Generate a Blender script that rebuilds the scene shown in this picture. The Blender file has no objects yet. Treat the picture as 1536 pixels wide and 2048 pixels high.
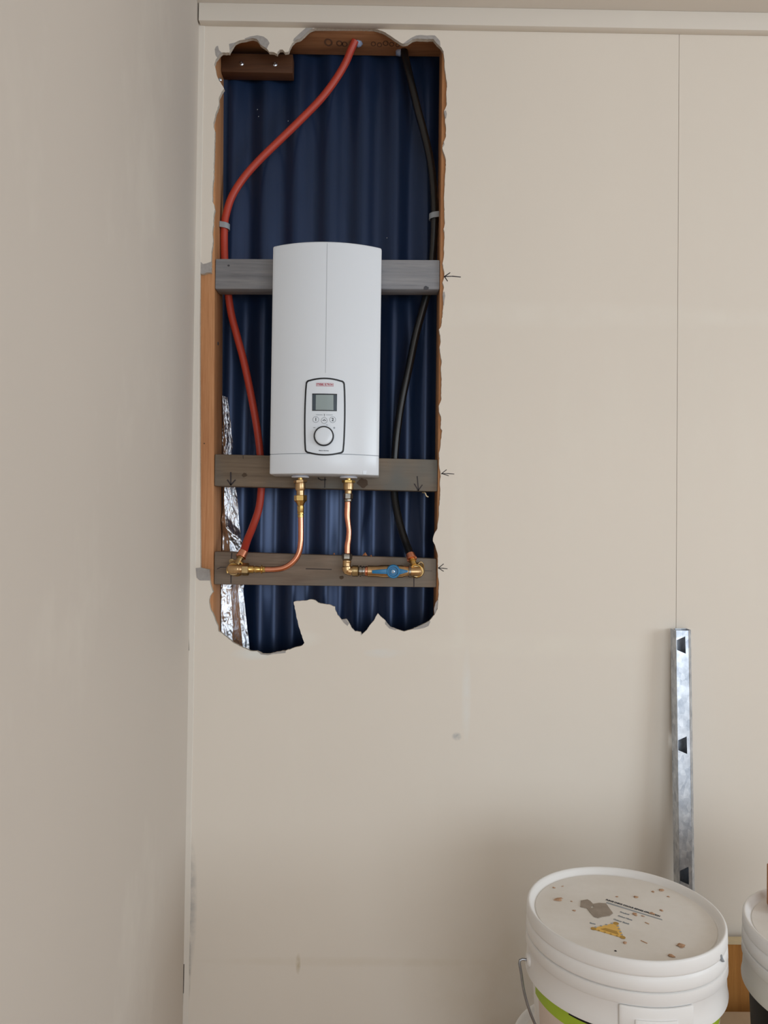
import bpy, bmesh, math, random
from mathutils import Vector, Matrix, noise
from mathutils.geometry import tessellate_polygon
random.seed(7)
S = bpy.context.scene
COL = S.collection
V = Vector
# ---------------- camera ----------------
CH = 1.33                       # camera height above the floor
FPX = 1538.0
pit, rol, yaw = math.radians(1.0), 0.012, math.radians(0.5)
F = V((math.sin(yaw)*math.cos(pit), math.cos(yaw)*math.cos(pit), math.sin(pit)))
r0 = V((math.cos(yaw), -math.sin(yaw), 0)); u0 = r0.cross(F)
R = r0*math.cos(rol)+u0*math.sin(rol); U = u0*math.cos(rol)-r0*math.sin(rol)
cam = bpy.data.cameras.new('camera'); co = bpy.data.objects.new('camera', cam); COL.objects.link(co)
cam.sensor_fit = 'VERTICAL'; cam.sensor_height = 24; cam.lens = 24*FPX/2048
cam.clip_start = 0.02
m = Matrix(((R.x, U.x, -F.x, 0), (R.y, U.y, -F.y, 0), (R.z, U.z, -F.z, CH), (0, 0, 0, 1)))
co.matrix_world = m
S.camera = co
def P(x, y, Y):                 # a measured pixel carried to the real plane at depth Y
    d = F*FPX+R*(x-768)+U*(1024-y)
    return V((d.x*Y/d.y, Y, CH+d.z*Y/d.y))
# ---------------- world, light, exposure ----------------
W = bpy.data.worlds.new('world'); S.world = W; W.use_nodes = True
bg = W.node_tree.nodes['Background']; bg.inputs[0].default_value = (0.80, 0.90, 1.0, 1); bg.inputs[1].default_value = 1.0
def area(name, loc, rot, sx, sy, power, col):
    l = bpy.data.lights.new(name, 'AREA'); l.shape = 'RECTANGLE'; l.size = sx; l.size_y = sy; l.energy = power; l.color = col
    o = bpy.data.objects.new(name, l); COL.objects.link(o); o.location = loc; o.rotation_euler = rot; return o
# daylight through the garage door opening behind the camera, and through a window on the right
area('door_daylight', (1.35, -3.12, 1.2), (math.radians(90), 0, 0), 2.6, 1.8, 49, (0.84, 0.93, 1.0))
area('window_daylight', (3.42, -0.5, 1.55), (math.radians(90), 0, math.radians(90)), 1.6, 1.1, 43, (0.80, 0.91, 1.0))
S.view_settings.view_transform = 'Standard'; S.view_settings.look = 'None'
S.view_settings.gamma = 1; S.view_settings.use_curve_mapping = False
S.view_settings.exposure = 0.0
# ---------------- materials ----------------
def lin(c): return tuple(((v/255)/12.92 if v/255 <= 0.04045 else ((v/255+0.055)/1.055)**2.4) for v in c)+(1,)
class NT:
    def __init__(s, name):
        s.m = bpy.data.materials.new(name); s.m.use_nodes = True; s.t = s.m.node_tree
        s.b = s.t.nodes['Principled BSDF']; s.tc = s.t.nodes.new('ShaderNodeTexCoord')
    def n(s, k, **kw):
        o = s.t.nodes.new(k)
        for a, v in kw.items():
            if a.startswith('i_'):
                key = a[2:].replace('_', ' '); o.inputs[int(key) if key.isdigit() else key].default_value = v
            else: setattr(o, a, v)
        return o
    def l(s, a, b): s.t.links.new(a, b)
    def coord(s, scale=(1, 1, 1), kind='Object'):
        mp = s.n('ShaderNodeMapping'); mp.inputs['Scale'].default_value = scale; s.l(s.tc.outputs[kind], mp.inputs[0]); return mp.outputs[0]
    def noise(s, scale, detail=4, rough=.55, vec=None, dist=0):
        o = s.n('ShaderNodeTexNoise'); o.inputs['Scale'].default_value = scale; o.inputs['Detail'].default_value = detail
        o.inputs['Roughness'].default_value = rough; o.inputs['Distortion'].default_value = dist
        if vec is not None: s.l(vec, o.inputs['Vector'])
        return o.outputs['Fac']
    def ramp(s, fac, stops):
        r = s.n('ShaderNodeValToRGB'); e = r.color_ramp.elements
        while len(e) < len(stops): e.new(0.5)
        for i, (p, c) in enumerate(stops): e[i].position = p; e[i].color = c
        s.l(fac, r.inputs[0]); return r.outputs[0]
    def mix(s, fac, a, b, mode='MIX'):
        x = s.n('ShaderNodeMix', data_type='RGBA', blend_type=mode)
        for i, v in ((0, fac), (6, a), (7, b)):
            if hasattr(v, 'links'): s.l(v, x.inputs[i])
            else: x.inputs[i].default_value = v
        return x.outputs[2]
    def bump(s, fac, strength=.3, dist=.002):
        b = s.n('ShaderNodeBump'); b.inputs['Strength'].default_value = strength; b.inputs['Distance'].default_value = dist
        s.l(fac, b.inputs['Height']); s.l(b.outputs[0], s.b.inputs['Normal'])
    def set(s, rough=.5, metal=0, spec=.5, col=None):
        s.b.inputs['Roughness'].default_value = rough; s.b.inputs['Metallic'].default_value = metal
        s.b.inputs['Specular IOR Level'].default_value = spec
        if col is not None:
            if hasattr(col, 'links'): s.l(col, s.b.inputs['Base Color'])
            else: s.b.inputs['Base Color'].default_value = col
        return s.m
def plain(name, c, rough=.5, metal=0, spec=.5, var=.06, sc=30):
    t = NT(name); c = lin(c)
    f = t.noise(sc, 3, .5, t.coord())
    d = tuple(v*(1-var) for v in c[:3])+(1,); b = tuple(min(1, v*(1+var)) for v in c[:3])+(1,)
    return t.set(rough, metal, spec, t.ramp(f, [(.3, d), (.7, b)]))
def wood(name, dark, mid, light, axis='x', rough=.65, grey=None, fine=1.0):
    t = NT(name)
    sc = {'x': (1.2, 22, 22), 'z': (22, 22, 1.2)}[axis]
    c = t.coord(tuple(v*fine for v in sc))
    f = t.noise(1.6, 5, .6, c, 1.2)
    g = t.noise(9, 6, .7, c)
    col = t.ramp(f, [(.25, lin(dark)), (.5, lin(mid)), (.75, lin(light))])
    col = t.mix(.35, col, t.ramp(g, [(.3, lin(dark)), (.7, lin(light))]))
    if grey:
        k = t.noise(5, 3, .6, t.coord())
        col = t.mix(t.ramp(k, [(.42, (0, 0, 0, 1)), (.62, (1, 1, 1, 1))]), col, lin(grey))
    t.bump(g, .25, .001)
    return t.set(rough, 0, .3, col)
def tint_patch(t, col, cx, cz, sx, sz, tint, amt, nscale=14):
    """a mottled tinted patch (dried filler and other marks) of its own shape, at a fixed place on the wall (world metres)"""
    g = t.n('ShaderNodeNewGeometry'); sp = t.n('ShaderNodeSeparateXYZ'); t.l(g.outputs['Position'], sp.inputs[0])
    def ax(out, c, s):
        a = t.n('ShaderNodeMath', operation='SUBTRACT'); t.l(out, a.inputs[0]); a.inputs[1].default_value = c
        b = t.n('ShaderNodeMath', operation='DIVIDE'); t.l(a.outputs[0], b.inputs[0]); b.inputs[1].default_value = s
        q = t.n('ShaderNodeMath', operation='MULTIPLY'); t.l(b.outputs[0], q.inputs[0]); t.l(b.outputs[0], q.inputs[1]); return q.outputs[0]
    s_ = t.n('ShaderNodeMath', operation='ADD'); t.l(ax(sp.outputs['X'], cx, sx), s_.inputs[0]); t.l(ax(sp.outputs['Z'], cz, sz), s_.inputs[1])
    e = t.n('ShaderNodeMath', operation='SUBTRACT'); e.inputs[0].default_value = 1; t.l(s_.outputs[0], e.inputs[1]); e.use_clamp = True
    nz = t.noise(nscale, 4, .6, t.coord((1, 1, 1)))
    r = t.ramp(nz, [(.35, (.25, .25, .25, 1)), (.65, (1, 1, 1, 1))])
    k = t.n('ShaderNodeMath', operation='MULTIPLY'); t.l(e.outputs[0], k.inputs[0]); t.l(r, k.inputs[1])
    k2 = t.n('ShaderNodeMath', operation='MULTIPLY'); t.l(k.outputs[0], k2.inputs[0]); k2.inputs[1].default_value = amt
    return t.mix(k2.outputs[0], col, lin(tint))
def wallmat(name, base, tint_patches=(), var=.02):
    t = NT(name); c = lin(base)
    f = t.noise(1.3, 4, .5, t.coord((1, 1, .7)))
    col = t.ramp(f, [(.35, tuple(v*(1-var) for v in c[:3])+(1,)), (.65, tuple(v*(1+var) for v in c[:3])+(1,))])
    fw = t.noise(3.2, 5, .65, t.coord((1.6, 1, .55)))
    col = t.mix(t.ramp(fw, [(.55, (0, 0, 0, 1)), (.75, (.35, .35, .35, 1))]), col, lin((232, 226, 214)))
    for s in tint_patches: col = tint_patch(t, col, *s)
    t.bump(t.noise(60, 4, .6, t.coord()), .06, .0008)
    return t.set(.62, 0, .35, col)
PW = (228, 219, 207)
Z = CH
M = {}
M['wall'] = wallmat('painted_plasterboard', PW, [
    (.36, Z+.47, .60, .035, (238, 234, 224), .25), (1.0, Z+.47, .35, .03, (240, 236, 226), .25),
    (.34, Z-.26, .45, .030, (236, 230, 216), .3), (.20, Z-.37, .012, .11, (232, 236, 236), .5),
    (.18, Z-.10, .02, .30, (236, 232, 220), .3), (-.27, Z-.285, .05, .015, (226, 230, 228), .7),
    (-.16, Z-.25, .05, .02, (234, 230, 220), .8), (.02, Z-.28, .05, .012, (224, 228, 228), .6),
    (-.16, Z-.955, .006, .025, (178, 160, 120), .7, 60), (.18, Z-.46, .012, .010, (130, 140, 150), .55, 90),
    (-.40, Z-.83, .02, .16, (120, 126, 134), .55, 40), (-.403, Z-.97, .012, .10, (60, 66, 74), .7, 40),  # greyer and darker tints low in the left corner
    (-.06, Z-.95, .35, .012, (200, 184, 156), .25), (.55, Z-1.0, .5, .2, (200, 184, 152), .35)])  # last patch: broad darker tan tint low on the wall behind the buckets
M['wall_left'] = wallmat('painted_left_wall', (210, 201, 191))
M['trim'] = wallmat('painted_trim', (226, 219, 209))
M['ceiling'] = wallmat('painted_ceiling', (222, 214, 204))
M['gypsum'] = plain('torn_gypsum_core', (168, 163, 160), .9, 0, .1, .10, 120)
M['gypsum_edge'] = plain('broken_gypsum_edge', (205, 196, 182), .9, 0, .1, .12, 200)
M['crack'] = plain('dark_crack', (22, 16, 14), .9)
M['floor'] = plain('concrete_floor', (166, 126, 80), .8, 0, .2, .1, 6)
M['stud'] = wood('pine_framing', (166, 108, 68), (200, 142, 96), (218, 168, 124), 'z')
M['plate'] = wood('rough_top_plate', (128, 84, 56), (170, 120, 82), (198, 148, 106), 'x')
M['block'] = wood('dark_brown_offcut', (62, 38, 24), (88, 56, 36), (106, 70, 44), 'x')
M['bat1'] = wood('weathered_grey_timber', (104, 104, 110), (136, 137, 142), (162, 160, 160), 'x', .7)
M['bat2'] = wood('brown_grey_timber', (90, 78, 66), (124, 108, 92), (144, 128, 110), 'x', .7, (104, 104, 100))
M['bat3'] = wood('grey_brown_timber', (94, 80, 70), (130, 114, 100), (152, 134, 118), 'x', .7, (122, 114, 104))
def sheetmat():
    t = NT('navy_painted_steel')
    f = t.noise(12, 4, .6, t.coord((1, 1, .15)))
    t.bump(t.noise(90, 3, .6, t.coord((1, 1, .4))), .04, .0005)
    return t.set(.33, .40, .5, t.ramp(f, [(.3, lin((28, 46, 76))), (.7, lin((36, 55, 90)))]))
M['navy'] = sheetmat()
def foilmat():
    t = NT('crumpled_foil'); n_ = t.noise(260, 5, .75, t.coord()); t.bump(n_, .5, .0015)
    return t.set(.16, 1, .5, lin((236, 240, 248)))
M['foil'] = foilmat()
M['white'] = plain('white_enamel', (230, 236, 244), .28, 0, .5, .01, 3)
M['whiteplate'] = plain('white_fascia', (230, 237, 246), .22, 0, .5, .01, 3)
M['black'] = plain('black_gloss', (8, 10, 18), .45)
M['screenframe'] = plain('dark_display_bezel', (62, 76, 88), .15, 0, .6)
M['lcd'] = plain('grey_green_lcd', (150, 164, 166), .2, 0, .5, .05, 20)
M['printgrey'] = plain('grey_print', (132, 140, 148), .5)
M['printdark'] = plain('dark_print', (44, 50, 60), .5)
M['logo'] = plain('red_print', (176, 64, 84), .5)
M['greyplastic'] = plain('grey_plastic', (150, 156, 162), .45)
M['whiteplastic'] = plain('white_washer', (214, 218, 228), .4)
def met(name, c, rough, var=.15, sc=60):
    return plain(name, c, rough, 1, .5, var, sc)
M['brass'] = met('brass', (218, 182, 112), .28)
M['brassdark'] = met('tarnished_brass', (176, 150, 108), .36)
M['bronze'] = met('dezincified_bronze', (206, 172, 128), .33)
M['copper'] = met('copper', (232, 158, 128), .24, .1, 40)
M['steelnut'] = met('dull_nickel_nut', (150, 144, 136), .3)
M['zinc'] = met('zinc_screw', (200, 206, 216), .3)
M['red'] = plain('red_plastic_pipe', (182, 62, 44), .42, 0, .5, .05, 20)
M['blackpipe'] = plain('black_plastic_pipe', (18, 20, 22), .28, 0, .6, .1, 20)
M['seal'] = plain('pale_blue_plastic', (150, 165, 195), .4)
M['blue'] = plain('blue_lever', (14, 110, 160), .38, 0, .5, .05, 40)
M['ink'] = plain('marker_ink', (40, 30, 34), .6)
M['knotgrey'] = plain('knot_dark_grey', (74, 74, 80), .8); M['knotbrown'] = plain('knot_brown', (78, 62, 48), .8)
M['sawmark'] = plain('saw_mark_brown', (112, 80, 58), .8)
def galv():
    t = NT('galvanised_steel')
    v = t.n('ShaderNodeTexVoronoi', feature='F1'); v.inputs['Scale'].default_value = 110; t.l(t.coord((1, 1, .6)), v.inputs['Vector'])
    f = t.noise(45, 4, .6, t.coord())
    col = t.mix(.5, t.ramp(v.outputs['Color'], [(.2, lin((176, 186, 200))), (.8, lin((226, 232, 240)))]), t.ramp(f, [(.35, lin((160, 168, 180))), (.65, lin((230, 236, 244)))]))
    return t.set(.38, .9, .5, col)
M['galv'] = galv()
M['pail'] = plain('white_pail_plastic', (232, 230, 228), .42, 0, .4, .015, 8)
def lidmat():
    t = NT('dusty_lid'); f = t.noise(9, 5, .65, t.coord())
    return t.set(.6, 0, .25, t.ramp(f, [(.3, lin((222, 216, 208))), (.7, lin((234, 230, 225)))]))
M['lid'] = lidmat()
M['pailblack'] = plain('black_pail_plastic', (30, 27, 25), .5, 0, .3)
M['green'] = plain('lime_green_print', (164, 190, 48), .5)
M['label'] = plain('pinkish_white_label', (214, 198, 186), .55, 0, .3, .04, 12)
M['putty'] = plain('dried_grey_putty', (158, 146, 134), .85, 0, .1, .1, 60)
M['crumb'] = plain('brown_crumb', (184, 148, 120), .9, 0, .1, .25, 300)
M['yellow'] = plain('yellow_sticker', (226, 180, 84), .5)
M['amber'] = plain('dark_yellow_print', (176, 134, 40), .5)
M['ply'] = wood('orange_plywood', (150, 98, 46), (178, 120, 58), (192, 136, 72), 'z')
M['plyedge'] = plain('pale_ply_edge', (206, 186, 150), .7)
M['card'] = plain('cardboard', (186, 160, 132), .8, 0, .2, .05, 20)
M['offcut'] = wood('terracotta_offcut', (150, 92, 58), (176, 116, 76), (190, 134, 92), 'z')
# ---------------- mesh helpers ----------------
class B:
    def __init__(s): s.v = []; s.f = []; s.mi = []
    def add(s, vs, fs, mi=0):
        k = len(s.v); s.v += [V(p) for p in vs]; s.f += [tuple(i+k for i in f) for f in fs]; s.mi += [mi]*len(fs); return s
    def hexa(s, p, mi=0):       # 8 corners: bottom ring 0-3, top ring 4-7
        return s.add(p, [(3, 2, 1, 0), (4, 5, 6, 7), (0, 1, 5, 4), (1, 2, 6, 5), (2, 3, 7, 6), (3, 0, 4, 7)], mi)
    def box(s, a, b, mi=0):
        x0, y0, z0 = a; x1, y1, z1 = b
        return s.hexa([(x0, y0, z0), (x1, y0, z0), (x1, y1, z0), (x0, y1, z0), (x0, y0, z1), (x1, y0, z1), (x1, y1, z1), (x0, y1, z1)], mi)
    def lathe(s, o, d, prof, seg=24, ref=None, mi=0, phase=0):
        o = V(o); d = V(d).normalized(); a = V(ref) if ref else (V((0, -1, 0)) if abs(d.y) < .9 else V((1, 0, 0)))
        e1 = (a-d*a.dot(d)).normalized(); e2 = d.cross(e1); vs = []
        for t, r in prof:
            for i in range(seg):
                w = 2*math.pi*(i+phase)/seg; vs.append(o+d*t+(e1*math.cos(w)+e2*math.sin(w))*max(r, 1e-5))
        fs = [(j*seg+i, j*seg+(i+1) % seg, (j+1)*seg+(i+1) % seg, (j+1)*seg+i) for j in range(len(prof)-1) for i in range(seg)]
        fs += [tuple(range(seg-1, -1, -1)), tuple((len(prof)-1)*seg+i for i in range(seg))]
        return s.add(vs, fs, mi)
    def tube(s, pts, r, seg=16, mi=0):
        n = len(pts); pts = [V(p) for p in pts]; rr = r if isinstance(r, (list, tuple)) else [r]*n
        T = [(pts[min(i+1, n-1)]-pts[max(i-1, 0)]).normalized() for i in range(n)]
        a = V((0, -1, 0)) if abs(T[0].y) < .9 else V((1, 0, 0)); e = (a-T[0]*a.dot(T[0])).normalized(); vs = []
        for i in range(n):
            e = (e-T[i]*e.dot(T[i])).normalized(); g = T[i].cross(e)
            for k in range(seg):
                w = 2*math.pi*k/seg; vs.append(pts[i]+(e*math.cos(w)+g*math.sin(w))*rr[i])
        fs = [(j*seg+i, j*seg+(i+1) % seg, (j+1)*seg+(i+1) % seg, (j+1)*seg+i) for j in range(n-1) for i in range(seg)]
        fs += [tuple(range(seg-1, -1, -1)), tuple((n-1)*seg+i for i in range(seg))]
        return s.add(vs, fs, mi)
    def prism(s, poly, off, mi=0, side_mi=None, holes=()):   # flat outline pushed along off
        loops = [poly]+list(holes); off = V(off); flat = [V(p) for l in loops for p in l]
        tris = tessellate_polygon([[V(p) for p in l] for l in loops]); n = len(flat)
        s.add(flat+[p+off for p in flat], [tuple(t) for t in tris], mi)
        k = len(s.v)-2*n
        for t in tris: s.f.append((t[2]+k+n, t[1]+k+n, t[0]+k+n)); s.mi.append(mi)
        b = k
        for l in loops:
            c = len(l)
            for i in range(c):
                j = (i+1) % c; s.f.append((b+i, b+j, b+j+n, b+i+n)); s.mi.append(mi if side_mi is None else side_mi)
            b += c
        return s
def obj(name, b, mats, parent=None, sharp=35, origin=None, bevel=0, recalc=True):
    if not isinstance(mats, (list, tuple)): mats = [mats]
    me = bpy.data.meshes.new(name)
    if isinstance(b, B):
        if origin is None:
            xs = [p.x for p in b.v]; ys = [p.y for p in b.v]; zs = [p.z for p in b.v]
            origin = V(((min(xs)+max(xs))/2, (min(ys)+max(ys))/2, min(zs)))
        o_ = V(origin)
        if parent is not None: o_ = V(parent['_o']) if '_o' in parent else o_
        me.from_pydata([p-o_ for p in b.v], [], b.f)
        for p, k in zip(me.polygons, b.mi): p.material_index = k
    for mm in mats: me.materials.append(M[mm] if isinstance(mm, str) else mm)
    if recalc:
        bm = bmesh.new(); bm.from_mesh(me); bmesh.ops.recalc_face_normals(bm, faces=bm.faces)
        if bevel: bmesh.ops.bevel(bm, geom=[e for e in bm.edges if e.calc_face_angle(0) > .6], offset=bevel, segments=2, affect='EDGES', profile=.5)
        bm.to_mesh(me); bm.free()
    for p in me.polygons: p.use_smooth = True
    me.set_sharp_from_angle(angle=math.radians(sharp))
    o = bpy.data.objects.new(name, me); COL.objects.link(o)
    if parent is not None: o.parent = parent; o['_o'] = list(parent['_o'])
    else: o.location = o_; o['_o'] = list(o_)
    return o
def thing(name, loc, label, cat, group=None):
    o = bpy.data.objects.new(name, None); COL.objects.link(o); o.location = loc; o['_o'] = list(loc); o.empty_display_size = .05
    return tag(o, label, cat, group)
def tag(o, label, cat, group=None):
    o['label'] = label; o['category'] = cat
    if group: o['group'] = group
    return o
def struct(o): o['kind'] = 'structure'; return o
def smooth(pts, n=8):           # Catmull-Rom
    q = [V(p) for p in pts]; q = [q[0]*2-q[1]]+q+[q[-1]*2-q[-2]]; out = []
    for i in range(1, len(q)-2):
        a, b, c, d = q[i-1:i+3]
        for k in range(n):
            t = k/n; out.append(.5*((2*b)+(c-a)*t+(2*a-5*b+4*c-d)*t*t+(3*b-a-3*c+d)*t*t*t))
    return out+[q[-2]]
# ================= THE SETTING =================
XL, YW, YF = -0.408, 1.69, 1.70
CEIL = CH+1.142; XR, YB = 3.4, -3.1
SEAM = 0.660
hole_px = [(434.7,115.5),(439.8,108.6),(444,105),(458.6,105.2),(459.5,101.8),(463.8,95),(470.6,84.7),(477.4,81.3),(491,78.7),(504.8,75.8),(513.3,77.9),(517.6,83),(520,88),(528.7,94),(533.8,97.5),(538,103.5),(548,104.4),(554.4,107.8),(555.2,103.5),(559.5,99.2),(565.5,99.2),(569.7,104.4),(576.6,103.5),(579,96.7),(584.3,86.4),(589.4,81.3),(602,76),(609,70),(619.3,60),(625,57.4),(630,56),(668,56),(677,56),(724,56),(747.5,57),(759,60.5),(771,65),(785,74.5),(799,84),(806,87.4),(815.5,86),(825,79),(834,77),(850.6,78),(867,78),(874,87.4),(881,93.3),(887,102.6),(889,119),(889.3,135.5),(891.6,149.5),(894,166),(892.8,191.7),(893.3,210.5),(888,222),(890.5,236),(890,241),(892,255),(891.6,273.7),(888,283),(884.6,295),(888,306.5),(891.6,318),(892,330),(890,350),(889,373.4),(888.4,390.5),(888.4,404),(889,426),(889.7,447),(887,458),(889,464),(888.4,481),(887.5,498),(888,510),(885,527),(888.4,542.6),(888.4,554.6),(885,565),(888,575),(886,585),(886.7,609),(885,630),(882.4,652),(878,659),(880.7,671),(881.5,683),(879,695),(881.5,712),(883.5,723),(882,733),(882.5,745),(883.5,758),(882.5,778),(882,790),(883,797),(880,806),(877.5,812),(878,823),(882,833),(882.5,840),(881.5,857),(884.5,861),(883,875),(881.5,880),(880.6,894.6),(878,905.5),(878.8,916.5),(878,927.4),(880,940),(881.5,953),(879.7,967.5),(880.6,982),(880,998.5),(878,1017),(878,1026),(876,1044),(875,1057),(870.6,1064),(867,1073),(866,1082),(869.7,1089.6),(873,1100.6),(876,1113),(876,1135),(876,1153),(878,1166),(877,1181),(877,1192.5),(876.4,1202),(875,1218),(869,1230),(859,1241.7),(848,1247.6),(836.5,1253),(822.5,1259),(808.4,1263),(794.4,1259),(780,1253.4),(771,1241.7),(761.6,1233.5),(755.7,1227),(747.5,1241.7),(739.3,1251),(733.4,1260.5),(724,1268.7),(721.7,1264),(710,1262.8),(703,1255.8),(698.3,1246.4),(692.4,1238),(683,1239.4),(674.8,1230),(670,1218),(670,1213.6),(658.4,1209),(646.7,1207.7),(636,1205.4),(630.3,1200.7),(622,1198.8),(610.4,1201.4),(595,1202),(587.4,1204),(591.6,1225.3),(597.5,1253.4),(604.5,1274.5),(608.7,1286),(604.5,1291),(588,1295.6),(571.7,1301.4),(552.8,1304),(540.5,1307.6),(524.7,1307.6),(514,1302.3),(500,1301.8),(482.5,1293.5),(468.4,1286.5),(457.9,1278.6),(445.6,1268),(436.8,1262.8),(436,1254),(431.5,1243.4),(428,1233),(421,1218.8),(418,1203),(420,1192.5),(426,1183.7),(421,1168),(420,1161),(419,1139),(401,1135),(400,1000),(399.5,700),(400,547.5),(408.7,547.5),(414,545),(422.7,545),(422.7,519.4),(422.7,507),(426,482.5),(424.5,465),(427,449),(427,433),(429.8,419),(428,408.7),(424.5,403),(425.4,370),(427,354.8),(428.4,312),(429.6,277.9),(429.6,260.8),(427,254),(427,245.4),(431.3,226.6),(437.3,211),(438,194),(443,183.8),(448,177),(443,168.5),(436.4,158),(433,149.7),(431.3,139.4),(428.4,129),(431.3,119)]
def ragged(px, Y, amp=.0006, step=.004, straight=lambda a, b: False):
    q = [P(x, y, Y) for x, y in px]; out = []
    for i, a in enumerate(q):
        b = q[(i+1) % len(q)]; L = (b-a).length; k = max(1, int(L/step)); st = straight(px[i], px[(i+1) % len(px)])
        d = (b-a).normalized(); nrm = V((d.z, 0, -d.x))
        out.append(a)
        for j in range(1, k):
            out.append(a.lerp(b, j/k)+nrm*(0 if st else random.uniform(-amp, amp)))
    return out
hole = ragged(hole_px, YW, straight=lambda a, b: (a[0] < 402 and b[0] < 402) or (a[1] == 56 and b[1] == 56))
wb = struct(thing('wall_back', (0, YW, 0), '', '')); del wb['label'], wb['category']
outer = [V((XL, YW, 0)), V((SEAM-.0003, YW, 0)), V((SEAM-.0003, YW, CEIL)), V((XL, YW, CEIL))]
# plasterboard sheets: the left one carries the ragged hole
b = B().prism(outer, (0, .0100, 0), 0, 1, holes=[hole]); obj('plasterboard_sheet', b, ['wall', 'gypsum_edge'], wb, recalc=True)
b = B().box((SEAM+.0006, YW, 0), (XR, YW+.010, CEIL)); obj('plasterboard_sheet', b, 'wall', wb)
patches = [
 [(429.6,98.4),(432,93),(436,91.5),(438,100),(442,104),(444,105.5),(439.8,108.6),(434.7,115.5),(431,110)],
 [(458,88),(463,86.5),(471,84.7),(463.8,95),(459.5,101)],
 [(489,77),(500,73),(515,70.5),(527,73),(535,79),(539,86),(536,92),(533.8,97.5),(528.7,94),(520,88),(517.6,83),(513.3,77.9),(504.8,75.8),(491,78.7)],
 [(586,83),(588,77),(600,66),(613,54.5),(625,53.5),(625,57.4),(619.3,60),(609,70),(602,76),(589.4,81.3)],
 [(806,87.4),(812,83),(822,76),(832,71),(842,70),(853,71),(862,70.5),(870,71),(875,76),(880,82),(881,92),(874,87.4),(867,78),(850.6,78),(834,77),(825,79),(815.5,86)],
 [(390.5,548),(389.5,536),(394,524),(402,524),(406,528),(412,527),(422.7,523),(422.7,545),(414,545),(408.7,547.5),(400,547.5),(398,556),(396,563),(392,558)],
 [(391.5,1136),(400,1135),(419,1139),(420,1161),(400,1161),(397,1159),(393,1155)],
 [(861,1243),(857,1252),(848,1256),(836,1258.5),(829,1259),(823,1259),(836.5,1253),(848,1247.6),(859,1241.7)],
 [(771,1241.7),(780,1253.4),(794,1259),(790,1260.5),(779,1257),(770,1248)],
 [(683,1239.4),(692.4,1238),(698,1247),(695,1252),(688,1246)],
 [(721.7,1264),(724,1268.7),(733.4,1260.5),(739.3,1251),(735,1258),(726,1267),(722,1271)],
 [(514,1302),(524.7,1307.6),(540,1307.6),(552.8,1304),(571.7,1301.4),(571,1306),(548,1308),(536,1310.5),(522,1309)],
 [(886,585),(889,583),(890.5,592),(889,600),(888,612),(886.5,609)],
 [(888,222),(892,221),(893.8,228),(892,237),(890.5,236)],
 [(886.5,283),(888.5,290),(885,295),(888,284)],
 [(874,1217),(876.5,1202),(875,1200),(871,1206),(868,1218),(869,1230)],
]
for q in patches:
    pts = [P(x, y, YW-.0004) for x, y in q]
    c = sum(pts, V())/len(pts); n_ = noise.noise
    obj('torn_paper', B().prism(pts, (0, .0012, 0)), 'gypsum', wb)
def strokes(segs, Y, w, parent, name='pen_mark', mat='ink', th=.0005):
    b = B()
    for s in segs:
        for (x0, y0), (x1, y1) in zip(s[:-1], s[1:]):
            a, c = P(x0, y0, Y), P(x1, y1, Y); d = (c-a).normalized(); n_ = V((-d.z, 0, d.x))*w/2
            a = a-d*w*.3; c = c+d*w*.3
            b.prism([a-n_, c-n_*.8, c+n_*.8, a+n_], (0, th, 0))
    return obj(name, b, mat, parent)
strokes([[(888.5, 553), (905, 552.5), (921, 554)], [(889, 553), (900, 545.5)], [(889, 553), (895, 562)]], YW-.0004, .0022, wb, 'pen_arrow')
strokes([[(883, 947.5), (895, 947), (908, 948)], [(883, 947.5), (893, 939.5)], [(884, 947), (897, 951.5)]], YW-.0004, .0018, wb, 'pen_arrow')
strokes([[(877, 1136), (886, 1136.5), (894.5, 1137.5)], [(877, 1136), (887, 1128)], [(877, 1136), (887, 1142.5)]], YW-.0004, .0019, wb, 'pen_arrow')
# corner bead strip, cornice batten
b = B(); zz = [i*CEIL/60 for i in range(61)]
vs = []
for z in zz:
    e = .011+.0012*noise.noise(V((3.1, 0, z*9)))
    vs += [(XL, YW, z), (XL, YW-.0016, z), (XL+e, YW-.0016, z), (XL+e+.001, YW, z)]
b.add(vs, [(i*4+k, i*4+(k+1) % 4, i*4+4+(k+1) % 4, i*4+4+k) for i in range(60) for k in range(4)])
struct(obj('trim_2', b, 'trim'))
b = B().box((XL+.003, YW-.020, CEIL-.040), (XR, YW, CEIL)); struct(obj('trim_1', b, 'trim', bevel=.0015))
strokes([[(410, 2.5), (440, 3.2), (480, 4.6)]], YW-.0206, .0016, wb, 'crack', 'crack')
for pl, w in (([(402.5, 37), (397.5, 44)], .0045), ([(391.3, 134), (391, 144)], .0012), ([(391.5, 156), (390, 190), (389.7, 210), (389.5, 223)], .0026), ([(390, 212), (389.8, 222)], .004),
              ([(390, 226), (390.3, 250)], .0008), ([(390.2, 250), (390, 258), (388.6, 263)], .0035), ([(384.5, 343), (384.5, 365)], .0022), ([(384, 365), (382.8, 400), (382.5, 440)], .0010),
              ([(378, 1180), (377, 1230)], .0014), ([(375.5, 1252), (376.8, 1300)], .004), ([(376.2, 1300), (375, 1345)], .002), ([(374.5, 1380), (372, 1500)], .0012), ([(366, 1930), (365.4, 1985)], .0055), ([(365.5, 1985), (364.5, 2040)], .002),
              ([(378, 630), (377.8, 700), (377.5, 780)], .0018)):
    strokes([pl], YW-.0020, w, wb, 'crack', 'crack', .0004)
struct(obj('wall_left', B().box((XL-.1, YB, 0), (XL, YW+.01, CEIL)), 'wall_left'))
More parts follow.
